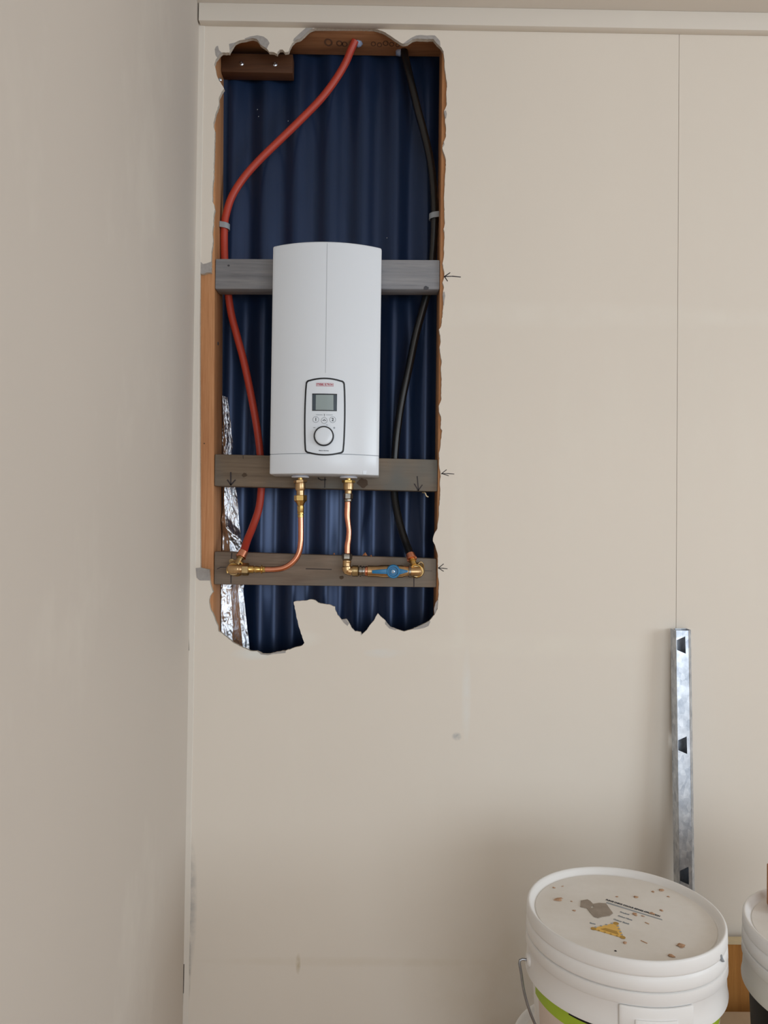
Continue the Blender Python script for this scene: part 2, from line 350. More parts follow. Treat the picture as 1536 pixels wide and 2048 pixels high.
# right wall with a window opening, rear wall with the garage door opening
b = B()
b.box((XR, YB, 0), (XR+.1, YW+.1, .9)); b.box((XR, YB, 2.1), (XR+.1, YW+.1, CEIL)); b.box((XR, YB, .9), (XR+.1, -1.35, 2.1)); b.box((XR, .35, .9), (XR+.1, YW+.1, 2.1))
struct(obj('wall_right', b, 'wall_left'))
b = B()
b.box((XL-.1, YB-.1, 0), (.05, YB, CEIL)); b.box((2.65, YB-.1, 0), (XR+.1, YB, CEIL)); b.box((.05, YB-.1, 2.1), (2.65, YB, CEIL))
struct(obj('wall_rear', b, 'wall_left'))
struct(obj('floor', B().box((XL-.1, YB-.6, -.1), (XR+.1, YW+.35, 0)), 'floor'))
struct(obj('ceiling', B().box((XL-.1, YB-.1, CEIL), (XR+.1, YW+.09, CEIL+.08)), 'ceiling'))
# ================= FRAMING =================
YK = 1.79                      # back of the 90 mm frame
def sx_(z): return -.3587-.0125*(z-(CH-.06))          # right face of the slightly leaning left stud
def stud(x0, x1, label, z1):
    a0_, a1_ = (x1, x1) if x1 > 0 else (sx_(0), sx_(z1))
    if x1 < 0: a0_ = min(a0_, -.345)
    b = B().hexa([(x0, YF, 0), (a0_, YF, 0), (a0_, YK, 0), (x0, YK, 0), (x0, YF, z1), (a1_, YF, z1), (a1_, YK, z1), (x0, YK, z1)]); return tag(obj('timber_stud', b, 'stud', bevel=.0015), label, 'stud')
PB = CH+1.104                  # underside of top plate
s1 = stud(XL+.001, -.362, 'orange pine stud at the left side of the hole, behind the red pipe', PB-.0005)
s2 = stud(.133, .178, 'orange pine stud at the right side of the hole, behind the black pipe', PB-.0005)
b = B().lathe(P(440, 159, YF), (0, -1, 0), [(-.004, .0025), (0, .0042), (.0012, .003), (.0018, .001)], 12); obj('screw', b, 'zinc', s1)
b = B().lathe(V((sx_(P(434, 687, 1.735).z)-.001, 1.735, P(434, 687, 1.735).z)), (1, 0, 0), [(0, .0042), (.0018, .0038)], 10); obj('nail_head', b, 'knotgrey', s1)
b = B().lathe(P(408.5, 887, YF), (0, -1, 0), [(-.001, .0016), (.0004, .0014)], 10); obj('nail_head', b, 'knotbrown', s1)
tp = obj('top_plate', B().box((XL+.001, YF, PB), (.9, YK, PB+.045)), 'plate', bevel=.0015)
tag(tp, 'rough brown timber plate across the top of the hole with dark saw marks', 'timber plate')
for i, (x, w) in enumerate([(-.125, .013), (-.100, .010), (-.088, .009), (-.070, .008), (-.022, .008), (-.008, .008), (.006, .009), (.020, .008), (.034, .007)]):
    pts = [V((x+math.cos(a)*w*.75, 1.742+.003*(i % 3)+math.sin(a)*w*1.1, PB-.0004)) for a in [k*math.pi/9 for k in range(18)]]
    pin = [V((x+math.cos(a)*w*.45, 1.742+.003*(i % 3)+math.sin(a)*w*.7, PB-.0004)) for a in [k*math.pi/9 for k in range(18)]]
    obj('saw_mark', B().prism(pts, (0, 0, .0006), holes=[pin]), 'sawmark', tp)
a0 = P(441, 143.5, 1.757); a1 = P(585, 143, 1.757); a2 = P(500, 107, 1.757)
blk = B().box((sx_(a0.z)+.001, 1.757, a0.z), (a1.x, 1.789, a2.z))
bk = tag(obj('timber_offcut', blk, 'block', bevel=.001), 'short dark brown timber offcut with two shiny screws, top left corner of the hole', 'timber block')
for x, y in ((483, 126.5), (550, 128)):
    c = P(x, y, 1.757); b = B().lathe(c+V((0, .004, 0)), (0, -1, 0), [(0, .0055), (.004, .0055), (.0045, .0048), (.005, .0028), (.0052, .0026), (.009, .002), (.010, .0012)], 6 if False else 14); obj('screw', b, 'zinc', bk)
def batten(tl, tr, bl, br, th, mat, label, name='timber_batten'):
    q = [P(*tl, YF), P(*tr, YF), P(*bl, YF), P(*br, YF)]
    x1 = .1325; x0 = sx_(P(*tl, YF).z)+.0006
    def zat(a, c, x): return a.z+(c.z-a.z)*(x-a.x)/(c.x-a.x)
    y0, y1 = YF-.0002, YF+th
    p = [(x0, y0, zat(q[2], q[3], x0)), (x1, y0, zat(q[2], q[3], x1)), (x1, y1, zat(q[2], q[3], x1)), (x0, y1, zat(q[2], q[3], x0)),
         (x0, y0, zat(q[0], q[1], x0)), (x1, y0, zat(q[0], q[1], x1)), (x1, y1, zat(q[0], q[1], x1)), (x0, y1, zat(q[0], q[1], x0))]
    return tag(obj(name, B().hexa(p), mat, bevel=.003), label, 'batten')
b1 = batten((432, 517), (881, 519.5), (432, 578), (881, 579), .044, 'bat1', 'weathered grey batten across the hole behind the top of the water heater')
b2 = batten((428, 908), (872, 919), (428, 972), (872, 983), .040, 'bat2', 'brown grey batten behind the bottom of the water heater with two pen arrows')
b3 = batten((430, 1103), (865, 1117), (430, 1169), (865, 1175), .035, 'bat3', 'lowest grey brown batten carrying the wall elbow and the blue valve')
YM = YF-.0007
def knot(x, y, r, par, mat='crack'):
    c = P(x, y, YM); o = []
    for k in range(14):
        a = k*2*math.pi/14; o.append(c+V((math.cos(a)*r*random.uniform(.8, 1.2)*1.2, 0, math.sin(a)*r*random.uniform(.8, 1.2))))
    obj('knot', B().prism(o, (0, .0006, 0)), mat, par)
knot(852.5, 576, .0045, b1, 'knotgrey'); knot(457, 531, .0022, b1, 'knotgrey'); knot(489, 950, .0045, b2, 'knotbrown'); knot(726, 966, .010, b2, 'knotbrown'); knot(683, 1155, .004, b3, 'knotbrown')
strokes([[(461.5, 945), (461.5, 969)], [(455, 960), (461.5, 970), (470.5, 960)]], YM, .0032, b2, 'pen_arrow')
strokes([[(834.5, 953), (837, 981)], [(829, 968), (836.5, 981), (844.5, 970)]], YM, .0024, b2, 'pen_arrow')
strokes([[(636, 951), (637, 957), (642, 960), (652, 959.5)], [(650, 951), (649.5, 975)]], YM, .0024, b2, 'pen_mark')
strokes([[(486, 911), (486.3, 917)]], YM, .0012, b2)
strokes([[(463.5, 1106), (462.5, 1120)]], YM, .0022, b3)
strokes([[(462, 1151), (462, 1166)]], YM, .0022, b3)
strokes([[(434.5, 1138), (441, 1134.5), (452, 1134.5)]], YM, .0014, b3)
strokes([[(612, 1137.5), (663, 1139)]], YM, .0019, b3)
strokes([[(828.5, 1115), (829.5, 1128)]], YM, .0022, b3)
strokes([[(828, 1155), (828, 1173)]], YM, .0022, b3)
strokes([[(846, 1141.5), (864, 1142)]], YM, .0008, b3)
# wood chips on the lowest batten, torn sliver hanging under the middle one
for i, (x, y, s) in enumerate(((730, 1110, .006), (742, 1112, .003), (668, 1108, .003))):
    c = P(x, y, YF+.006); b = B().add([c+V((-s, 0, -.001)), c+V((s*.9, .002, -.001)), c+V((s*.1, .003, s*1.0)), c+V((0, -.003, -.001))], [(0, 3, 2), (3, 1, 2), (1, 0, 2), (0, 1, 3)])
    tag(obj('wood_chip', b, 'offcut'), ('larger reddish wood chip on the lowest batten, above the brass elbow and valve joint', 'small pale wood chip just right of the larger chip on the lowest batten', 'tiny wood chip on the lowest batten, left of the right copper pipe')[i], 'wood chip')
b = B().tube(smooth([P(845, 985, YF+.02), P(850, 986, YF+.004), P(853, 992, YF+.002), P(857, 994, YF+.003)], 5), [.0014]*15+[.0006], 8)
tag(obj('wood_sliver', b, 'plyedge'), 'pale curled sliver hanging under the right end of the middle batten', 'wood sliver')
# ================= CORRUGATED SHEET =================
xc0 = P(519, 1050, 1.79).x; pitch = .0765; amp = .0082
b = B(); nx = 260; x0, x1 = XL-.02, .30; zs = [.60, CEIL+.05]; vs = []
def cor(x): return YK+.0018+amp*(1-math.cos(2*math.pi*(x-xc0)/pitch))
for z in zs:
    for i in range(nx+1):
        x = x0+(x1-x0)*i/nx; vs.append((x, cor(x), z))
for z in zs:
    for i in range(nx+1):
        x = x0+(x1-x0)*i/nx; vs.append((x, cor(x)+.0006, z))
n1 = nx+1
fs = [(i, i+1, n1+i+1, n1+i) for i in range(nx)]+[(2*n1+i+1, 2*n1+i, 3*n1+i, 3*n1+i+1) for i in range(nx)]
fs += [(i+1, i, 2*n1+i, 2*n1+i+1) for i in range(nx)]+[(n1+i, n1+i+1, 3*n1+i+1, 3*n1+i) for i in range(nx)]
b.add(vs, fs)
cs = tag(obj('corrugated_sheet', b, 'navy'), 'navy blue corrugated steel cladding seen through the hole behind the heater', 'metal sheet')
for x, y in ((575, 236), (516, 229), (774, 473), (513.5, 214)):
    c = P(x, y, 1.79); c.y = cor(c.x)-.0002; b = B().lathe(c+V((0, .001, 0)), (0, -1, 0), [(0, .0014), (.0014, .0012), (.002, .0004)], 8); obj('speck', b, 'greyplastic', cs)
# ================= FOIL =================
edge = [(790, 452), (840, 459), (873, 462), (880, 464), (905, 462.5), (940, 466), (976, 470), (1010, 474), (1050, 476), (1075, 481), (1105, 487), (1160, 490), (1180, 487), (1230, 492), (1270, 497), (1306, 500)]
def ex(y):
    for (a, p), (c, q) in zip(edge[:-1], edge[1:]):
        if y <= c: return p+(q-p)*(y-a)/(c-a)
    return edge[-1][1]
b = B(); NU, NV = 44, 300; vs = []
for j in range(NV+1):
    y = 790+(1345-790)*j/NV
    for i in range(NU+1):
        u = i/NU
        # hugs the stud side, then turns and runs over the crests of the steel
        pz = P(440, y, 1.76).z
        xs_ = sx_(pz)+.0012
        xe = P(ex(y), y, 1.772).x; w = max(.006, xe-xs_)
        f = (y-790)/510
        # cross-section: shallow ridges; faces turned to the door light alternate with faces turned to the stud
        if y < 1120: prof = [(0, 0), (.30+.12*math.sin(y*.03), -.012), (1, .004)]
        else: prof = [(0, -.008), (.42, .000), (.84-.05*f, -.022), (1, -.014)]
        for (p0_, d0), (p1_, d1) in zip(prof[:-1], prof[1:]):
            if u <= p1_+1e-9: d = d0+(d1-d0)*(u-p0_)/(p1_-p0_); break
        fold = max(0, 1-abs((y-1062)-(u-.5)*40)/22)*.010
        cr = noise.noise(V((u*4, y*.03, 1.7))); cr2 = noise.noise(V((u*11+3, y*.12, 5.3))); cr3 = noise.noise(V((u*26, y*.25, 2.2)))
        yy = 1.7845+d-fold-abs(cr)*.005-abs(cr2)*.003-abs(cr3)*.0012
        vs.append((xs_+w*u, min(yy, 1.7895), pz))
b.add(vs, [(j*(NU+1)+i, j*(NU+1)+i+1, (j+1)*(NU+1)+i+1, (j+1)*(NU+1)+i) for j in range(NV) for i in range(NU)])
tag(obj('foil_strip', b, 'foil', sharp=180), 'crumpled shiny silver foil strip along the lower left stud', 'foil')
# ================= WATER HEATER =================
UL, UR, LL, LR = P(545, 493.5, 1.619), P(764, 495.5, 1.619), P(540, 947.5, 1.619), P(757, 952, 1.619)
hu = ((UR-UL)+(LR-LL)).normalized(); hv = V((-hu.z, 0, hu.x)); hw = ((UR-UL).length+(LR-LL).length)/4
cl = (LL+LR)/2; ct = (UL+UR)/2; HH = (ct-cl).dot(hv); cl = ct-hv*HH; mid = (cl+(LL+LR)/2)/2
O = V((cl.x*.5+(LL.x+LR.x)/4, 0, cl.z))
YC, SG = 1.585, .034; RR = (hw*hw+SG*SG)/(2*SG)
def arc(x): return YC+RR-math.sqrt(RR*RR-x*x)
def HL(px, py, Y=YC+.001):
    d = P(px, py, Y)-O; d.y = 0; return (d.dot(hu), d.dot(hv))
def HW(x, z, off=0.0): return O+hu*x+hv*z+V((0, arc(x)-off, 0))
def section(sc):                # plan outline of the case, from back-left round the front to back-right
    w = hw*1.0; pts = [(-w+.004, YF-.003)]
    pts += [(-w, YF-.006), (-w, YC+SG+.006)]
    for i in range(-1, 41):
        x = -w+.0015+(2*w-.003)*max(0, i)/40 if i >= 0 else None
        if x is None: pts.append((-w+.0003, YC+SG+.001)); continue
        pts.append((x, arc(x)))
    pts += [(w-.0003, YC+SG+.001), (w, YC+SG+.006), (w, YF-.006), (w-.004, YF-.003)]
    cy = (YC+YF)/2
    return [(x*(1-sc/w), cy+(y-cy)*(1-sc/.05)) for x, y in pts]
def shell(levels):
    b = B(); n = None; vs = []
    for z, sc in levels:
        s_ = section(sc); n = len(s_); vs += [O+hu*x+hv*z+V((0, y, 0)) for x, y in s_]
    k = len(levels)
    fs = [(j*n+i, j*n+(i+1) % n, (j+1)*n+(i+1) % n, (j+1)*n+i) for j in range(k-1) for i in range(n)]
    fs += [tuple(range(n-1, -1, -1)), tuple((k-1)*n+i for i in range(n))]
    return b.add(vs, fs)
wh = thing('water_heater', O+V((0, (YC+YF)/2, 0)), 'white wall-mounted electric water heater with curved front and control panel', 'water heater')
zs_ = HL(545, 906)[1]
obj('upper_cover', shell([(zs_+.0004, .0008), (zs_+.001, .0001), (zs_+.004, 0), (HH-.004, 0), (HH-.0015, .0006), (HH-.0004, .0016), (HH, .003)]), 'white', wh)
obj('lower_cover', shell([(0, .0020), (.0006, .0008), (.002, 0), (zs_-.001, .0001), (zs_-.0004, .0008)]), 'white', wh)
obj('inner_shell', shell([(.004, .0025), (HH-.01, .0025)]), 'greyplastic', wh)
def conform(loops_list, off, th=0.0, name='part', mat='white', parent=None, step=.004):
    """flat shapes given in heater-face metres (x, z), cut into narrow strips and laid on the curved front"""
    bm = bmesh.new()
    for loops in loops_list:
        flat = [p for l in loops for p in l]
        tr = tessellate_polygon([[V((p[0], p[1], 0)) for p in l] for l in loops])
        vs = [bm.verts.new((p[0], p[1], 0)) for p in flat]
        for t in tr:
            try: bm.faces.new([vs[i] for i in t])
            except ValueError: pass
    xs = [v.co.x for v in bm.verts]; x = math.floor(min(xs)/step)*step+step
    while x < max(xs):
        bmesh.ops.bisect_plane(bm, geom=bm.verts[:]+bm.edges[:]+bm.faces[:], plane_co=(x, 0, 0), plane_no=(1, 0, 0)); x += step
    bmesh.ops.recalc_face_normals(bm, faces=bm.faces)
    if th > 0:
        top = bmesh.ops.extrude_face_region(bm, geom=bm.faces[:]); tv = [g for g in top['geom'] if isinstance(g, bmesh.types.BMVert)]
        for v in tv: v.co.z = 1
    po = V(parent['_o'])
    for v in bm.verts:
        hgt = off+(th if v.co.z > .5 else 0) if th > 0 else off
        v.co = HW(v.co.x, v.co.y, hgt)-po
    bmesh.ops.recalc_face_normals(bm, faces=bm.faces)
    me = bpy.data.meshes.new(name); bm.to_mesh(me); bm.free(); me.materials.append(M[mat])
    for p in me.polygons: p.use_smooth = True
    me.set_sharp_from_angle(angle=math.radians(40))
    o = bpy.data.objects.new(name, me); COL.objects.link(o); o.parent = parent; o['_o'] = list(po); return o
def pxl(pts): return [HL(x, y) for x, y in pts]
def text_loops(s, size, cx, cz, width=None, bold=0.0):
    cu = bpy.data.curves.new('t', 'FONT'); cu.body = s; cu.size = size; cu.align_x = 'CENTER'; cu.align_y = 'CENTER'; cu.fill_mode = 'FRONT'; cu.resolution_u = 3; cu.offset = bold
    to = bpy.data.objects.new('t', cu); COL.objects.link(to); bpy.context.view_layer.update()
    me = to.evaluated_get(bpy.context.evaluated_depsgraph_get()).to_mesh()
    xs = [v.co.x for v in me.vertices]; k = 1 if width is None else width/(max(xs)-min(xs))
    tris = [[[(me.vertices[i].co.x*k+cx, me.vertices[i].co.y+cz) for i in p.vertices]] for p in me.polygons]
    bpy.data.objects.remove(to); bpy.data.curves.remove(cu); return tris
# panel outline measured on the face
tl_, tr_, br_, bl_ = HL(610, 759), HL(690, 760), HL(687.5, 907), HL(609, 906)
def panel_outline(ins):
    (cx0, zt), (cx1, _), (_, zb) = HL(608, 833), HL(691, 834), HL(649, 907)
    zt = HL(649, 760)[1]; cx = (cx0+cx1)/2; w = (cx1-cx0)/2-ins; zt -= ins; zb += ins; rc = .008-ins*.6
    zm = (zt+zb)/2; hh = (zt-zb)/2; pts = []
    def sx(z): return w-.0022*((z-zm)/hh)**2
    def corner(sxn, szn, a0):
        ccx = cx+sxn*(sx(zt)-rc); ccz = zm+szn*(hh-rc)
        return [(ccx+rc*math.cos(a0+k*math.pi/12), ccz+rc*math.sin(a0+k*math.pi/12)) for k in range(7)]
    def edge_h(szn, x0, x1):
        o = []
        for k in range(1, 16):
            x = x0+(x1-x0)*k/16; u = (x-cx)/(sx(zt)-rc); o.append((x, zm+szn*(hh+.0045*(1-u*u))))
        return o
    def edge_v(sxn, z0, z1):
        return [(cx+sxn*sx(z0+(z1-z0)*k/10), z0+(z1-z0)*k/10) for k in range(1, 10)]
    c1 = corner(1, 1, 0); c2 = corner(-1, 1, math.pi/2); c3 = corner(-1, -1, math.pi); c4 = corner(1, -1, 1.5*math.pi)
    return c1+edge_h(1, c1[-1][0], c2[0][0])+c2+edge_v(-1, c2[-1][1], c3[0][1])+c3+edge_h(-1, c3[-1][0], c4[0][0])+c4+edge_v(1, c4[-1][1], c1[0][1])
cp = conform([[panel_outline(0)]], .0002, .0008, 'control_panel', 'whiteplate', wh)
conform([[panel_outline(0), panel_outline(.0031)]], .0010, .0006, 'panel_border', 'black', cp)
scr = pxl([(624.5, 787.3), (674.3, 788), (673.8, 822.5), (624.3, 821.8)]); conform([[scr]], .0010, .0004, 'display_bezel', 'screenframe', cp)
conform([[pxl([(624.5, 787.3), (674.3, 788), (674.3, 790), (624.5, 789.3)])]], .0014, .0003, 'display_edge', 'black', cp)
conform([[pxl([(624.3, 820.3), (673.9, 821), (673.8, 822.5), (624.3, 821.8)])]], .0014, .0003, 'display_edge', 'black', cp)
conform([[pxl([(632, 790), (667, 790.3), (667, 820.5), (631.5, 820)])]], .0014, .0003, 'display', 'lcd', cp)
def ring(cx, cz, r1, r2, n=36): return [[(cx+r1*math.cos(2*math.pi*k/n), cz+r1*math.sin(2*math.pi*k/n)) for k in range(n)], [(cx+r2*math.cos(2*math.pi*k/n), cz+r2*math.sin(2*math.pi*k/n)) for k in range(n)]]
for px, py, ch in ((631.8, 839.3, '1'), (648.7, 841.3, None), (665.5, 839.6, '2')):
    cx, cz = HL(px, py)
    bt = conform([ring(cx, cz, .0062, .0001)], .0010, .0003, 'button', 'whiteplate', cp)
    bt2 = conform([ring(cx, cz, .0064, .0057)], .0013, .0003, 'button_ring', 'printgrey', cp)
    if ch: conform(text_loops(ch, .0088, cx, cz, None, .0003), .0014, .0002, 'digit', 'printdark', cp)
    else:
        leaf = []
        for ang in (-58, 0, 58):
            a = math.radians(ang); dx, dz = math.sin(a), math.cos(a); base = (cx+dx*.0008, cz-.001+dz*.0008); tip = (cx+dx*.0042, cz-.0015+dz*.0046)
            mx, mz = (base[0]*.4+tip[0]*.6), (base[1]*.4+tip[1]*.6); leaf.append([[base, (mx+dz*.0011, mz-dx*.0011), tip, (mx-dz*.0011, mz+dx*.0011)]])
        conform(leaf, .0014, .0002, 'leaf_symbol', 'printdark', cp)
def line(a, c, w):
    (x0, z0), (x1, z1) = a, c; L = math.hypot(x1-x0, z1-z0); nx_, nz_ = -(z1-z0)/L*w/2, (x1-x0)/L*w/2
    return [[(x0-nx_, z0-nz_), (x1-nx_, z1-nz_), (x1+nx_, z1+nz_), (x0+nx_, z0+nz_)]]
lx = lambda a, c, w: line(HL(*a), HL(*c), w)
conform([lx((632.3, 829.6), (645.5, 830), .0009), lx((652.3, 830.1), (665.5, 830), .0009), lx((648.9, 828), (648.9, 833), .0012), lx((647.6, 829), (650.2, 829), .0009)], .0010, .0002, 'printed_mark', 'printgrey', cp)
conform([lx((626.5, 855.2), (631, 855.3), .0012)], .0010, .0002, 'minus_sign', 'printgrey', cp)
conform([lx((666.4, 855.8), (670.6, 855.8), .0012), lx((668.5, 853.7), (668.5, 857.9), .0012)], .0010, .0002, 'plus_sign', 'printgrey', cp)
conform([lx((652.5, 850.1), (655.8, 850.3), .0010)], .0010, .0002, 'printed_mark', 'printgrey', cp)
# maker's lettering
c0 = HL(649.7, 769.7); wl = HL(667, 770)[0]-HL(632.4, 769.7)[0]
def rect(cx, cz, w, h): return [(cx-w/2, cz-h/2), (cx+w/2, cz-h/2), (cx+w/2, cz+h/2), (cx-w/2, cz+h/2)]
conform([[rect(c0[0], c0[1], wl, .0066), rect(c0[0], c0[1], wl-.0012, .0054)]], .0010, .0002, 'logo_frame', 'logo', cp)
conform(text_loops('STIEBEL ELTRON', .0052, c0[0], c0[1], wl-.0028, .00022), .0010, .0002, 'logo_lettering', 'logo', cp)
c1 = HL(647.7, 901.3); conform(text_loops('Made in Germany', .0026, c1[0], c1[1], HL(658, 901)[0]-HL(638, 901)[0], .0001), .0010, .0002, 'lettering', 'printdark', cp)
# dial
kx, kz = HL(647.9, 872.6); kc = HW(kx, kz, .0008); sl = (HW(kx+.01, kz)-HW(kx-.01, kz)).normalized(); kn = V((sl.y*hu.x*-1, -sl.dot(hu), sl.y*hu.z*-1)); kn = hv.cross(sl).normalized()
if kn.y > 0: kn = -kn
kb = obj('dial_ring', B().lathe(kc-kn*.002, kn, [(0, .0208), (.0055, .0208), (.0068, .0202), (.0070, .0185), (.0062, .0182)], 56), 'black', cp)
obj('dial', B().lathe(kc-kn*.001, kn, [(0, .0180), (.0066, .0180), (.0076, .0172), (.0084, .015), (.0088, .010), (.0089, .0001)], 48), 'whiteplate', cp)
# protective film seam down the middle
fx, fz = HL(654.5, 486); gx, gz = HL(651, 746)
conform([line((fx, HH-.004), (gx, gz), .0006)], .00005, .0002, 'film_seam', 'greyplastic', wh, .01)
for px, py in ((600.5, 950), (697, 953.5)):
    c = P(px, py, 1.652); b = B().lathe(V((c.x, 1.652, O.z-.0015)), (0, 0, -1), [(-.003, .013), (0, .0185), (.0022, .0190), (.0032, .0180), (.0034, .009)], 40); obj('pipe_gasket', b, 'whiteplastic', wh)
lip_glint = pxl([(725.5, 940.5), (733.5, 940.3), (731.5, 947.5), (725.5, 947.3)]); conform([[lip_glint]], .0002, .0005, 'sticker', 'whiteplate', wh)  # window reflection on the bottom lip, painted as a white patch; nothing stuck on
# ================= PIPES =================
PX = 1.655/FPX
def pxr(w, Y=1.655): return w*Y/FPX
# red pipe
rp = [(710.5, 81, 1.7325), (702, 100, 1.738), (690, 128, 1.748), (668, 164, 1.755), (640, 200, 1.758), (600, 241, 1.760), (560, 280, 1.760), (520, 319, 1.760), (488, 355, 1.759), (464, 393, 1.756), (452, 430, 1.755), (449, 453, 1.755), (448.5, 490, 1.757), (450, 530, 1.7565), (455, 575, 1.7570), (462, 625, 1.7585), (474, 672, 1.7585), (487, 720, 1.7580), (501, 785, 1.7575), (513, 850, 1.757), (520, 905, 1.757), (523, 950, 1.757), (522, 985, 1.756), (517, 1020, 1.750), (505, 1055, 1.735), (494, 1082, 1.708), (486.5, 1106, 1.668)]
b = B().tube(smooth([P(*p) for p in rp], 8), .0085, 20)
tag(obj('red_pipe', b, 'red'), 'red plastic hot water pipe curving down the left side of the hole', 'pipe')
bp = [(806, 92.5, 1.768), (811, 118, 1.766), (822, 165, 1.762), (835, 218, 1.757), (849, 270, 1.758), (861, 325, 1.756), (867, 380, 1.752), (868.8, 433, 1.750), (866, 500, 1.757), (860, 560, 1.7585), (848, 610, 1.7585), (832, 668, 1.7585), (818, 735, 1.758), (804, 800, 1.758), (794, 865, 1.757), (789, 925, 1.757), (788, 975, 1.756), (791.5, 1010, 1.750), (800, 1050, 1.732), (811, 1085, 1.705), (821, 1111, 1.672)]
b = B().tube(smooth([P(*p) for p in bp], 8), .0090, 20)
tag(obj('black_pipe', b, 'blackpipe'), 'black plastic cold water pipe running down the right side of the hole', 'pipe')
# clips
def clip(px, py, Y, x_to, lab, tilt):
    c = P(px, py, Y); sgn = 1 if x_to > c.x else -1; o = []; inn = []
    for k in range(13):
        a = math.pi*(k/12)*1.0
        o.append((c.x-sgn*.0115*math.sin(a*.5+0) if False else c.x-sgn*.0112*math.sin(a), c.y-.0112*math.cos(a)))
    path = [(x_to, c.y-.0112)]+o+[(c.x, c.y+.0112)]
    b = B(); vs = []
    for (x, y) in path:
        dz = (x-c.x)*tilt
        d = .0012
        for z, q in ((-.0065, 0), (.0065, 0)):
            vs.append(V((x, y, c.z+z+dz)))
    n = len(path)
    ctr = V((c.x, c.y, 0))
    for (x, y) in path:
        dz = (x-c.x)*tilt; v = V((x-c.x, y-c.y, 0)); v = v.normalized()*.0012 if abs(x-x_to) > 1e-6 else V((0, -.0012, 0))
        for z in (-.0065, .0065): vs.append(V((x, y, c.z+z+dz))+v)
    fs = [(2*i, 2*i+2, 2*i+3, 2*i+1) for i in range(n-1)]+[(2*n+2*i+1, 2*n+2*i+3, 2*n+2*i+2, 2*n+2*i) for i in range(n-1)]
    fs += [(2*i, 2*n+2*i, 2*n+2*i+2, 2*i+2) for i in range(n-1)]+[(2*i+1, 2*i+3, 2*n+2*i+3, 2*n+2*i+1) for i in range(n-1)]
    fs += [(0, 1, 2*n+1, 2*n), (2*n-2, 4*n-2, 4*n-1, 2*n-1)]
    b.add(vs, fs)
    return tag(obj('pipe_clip', b, 'greyplastic'), lab, 'pipe clip')
clip(449, 453, 1.755, sx_(P(445, 453, 1.75).z)+.0005, 'grey plastic clip holding the red pipe to the left stud', -.15)
clip(868.8, 433, 1.750, .1325, 'grey plastic clip holding the black pipe to the right stud', .15)
for (x, y, lab) in ((716.5, 83, 'pale blue plastic plug where the red pipe enters the top plate'), (799.5, 93, 'pale blue plastic plug beside the black pipe under the top plate')):
    zc = PB; yy_ = 1.741 if x < 750 else 1.772; c = P(x, y, yy_); b = B(); prof = [(0, .0095), (.003, .010), (.007, .008), (.010, .004), (.011, .0005)]
    k0 = len(b.v); b.lathe(V((c.x, yy_, zc+.0005)), (0, 0, -1), prof, 14)
    for v in b.v:
        nn = noise.noise(v*260)*.0022; v.x += nn; v.y -= nn
    tag(obj('pipe_plug', b, 'seal'), lab, 'plug')
# left valve-side fittings -----------------------------------------------------
YP = 1.652
def vert(px_list, y_to, seg=28, hexes=(), Y=YP):   # helper: profile by pixel rows on a straight vertical axis
    pass
def fitting(name, x0, y0, x1, y1, prof, mat, label=None, parent=None, seg=28, cat='pipe fitting', Y=YP):
    """prof rows: (distance in px along axis, radius in px)"""
    a, c = P(x0, y0, Y), P(x1, y1, Y); k = pxr(1, Y); b = B()
    b.lathe(a, c-a, [(t*k, r*k) for t, r in prof], seg, phase=.5 if seg == 6 else 0)
    return b
def part(parent, name, mat, *a, **k): return obj(name, fitting(name, *a, mat=mat, **k) if False else fitting(name, *a[:4], a[4], mat, **k), mat, parent, sharp=28)
# left coupling under heater
lc = thing('pipe_coupling', P(600, 1035, YP), 'brass pipe coupling under the left of the heater with bright hexagonal nut', 'pipe fitting')
part(lc, 'nipple', 'brass', 600.5, 951, 601, 962, [(0, 5.2), (9, 5.2), (11, 5.2)])
part(lc, 'flange_nut', 'bronze', 600.5, 960, 601, 966, [(0, 12.2), (.8, 13.4), (5.2, 13.4), (6, 12.4)], seg=6)
part(lc, 'coupling_body', 'bronze', 600.5, 965.5, 601, 991, [(0, 9.8), (2, 10.2), (13, 10.2), (15.5, 9), (16, 8), (25, 8)])
part(lc, 'hex_nut', 'brass', 601, 990.5, 601.2, 1003, [(0, 11.8), (.8, 12.8), (10.5, 12.8), (12.5, 11.4)], seg=6)
part(lc, 'sleeve', 'brass', 601.2, 1002.5, 601.6, 1036, [(0, 10.5), (1.5, 10), (4, 8), (8, 7), (9, 6.2), (10, 6.2), (10.6, 7.2), (21, 6.6), (22.5, 6), (23, 7.2), (25, 7.2), (25.5, 5.6), (27, 5.6), (27.5, 6.5), (32, 6.3), (33, 5.4)])
# left copper pipe
yl = 1138.8
cpth = [(601.8, 1030), (602, 1050), (602, 1072), (601.5, 1085), (599, 1102), (592, 1117), (580, 1129), (566, 1136.2), (552, 1138.6), (538, 1139), (526, 1139)]
b = B().tube(smooth([P(x, y, YP) for x, y in cpth], 6), .0063, 20)
tag(obj('copper_pipe', b, 'copper'), 'bent copper pipe under the left of the heater, curving left to the brass elbow', 'pipe')
le = thing('wall_elbow', P(470, 1150, YP), 'brass wall elbow with coupling nut at the left end of the lowest batten', 'pipe fitting')
part(le, 'sleeve', 'brass', 531, 1139, 490, 1138.5, [(0, 5.4), (1, 6.5), (5, 6.2), (6, 6), (6.5, 8.6), (8, 8.8), (9, 7), (10.5, 5.6), (13, 6.2), (18, 7), (20.5, 6.8), (21, 5.5), (23, 5.5), (23.5, 7.6), (32, 7.6), (35, 9)])
part(le, 'hex_nut', 'brassdark', 498.5, 1138.8, 484, 1138.5, [(0, 10), (1.5, 12.6), (13, 12.6), (14, 11.6)], seg=6)
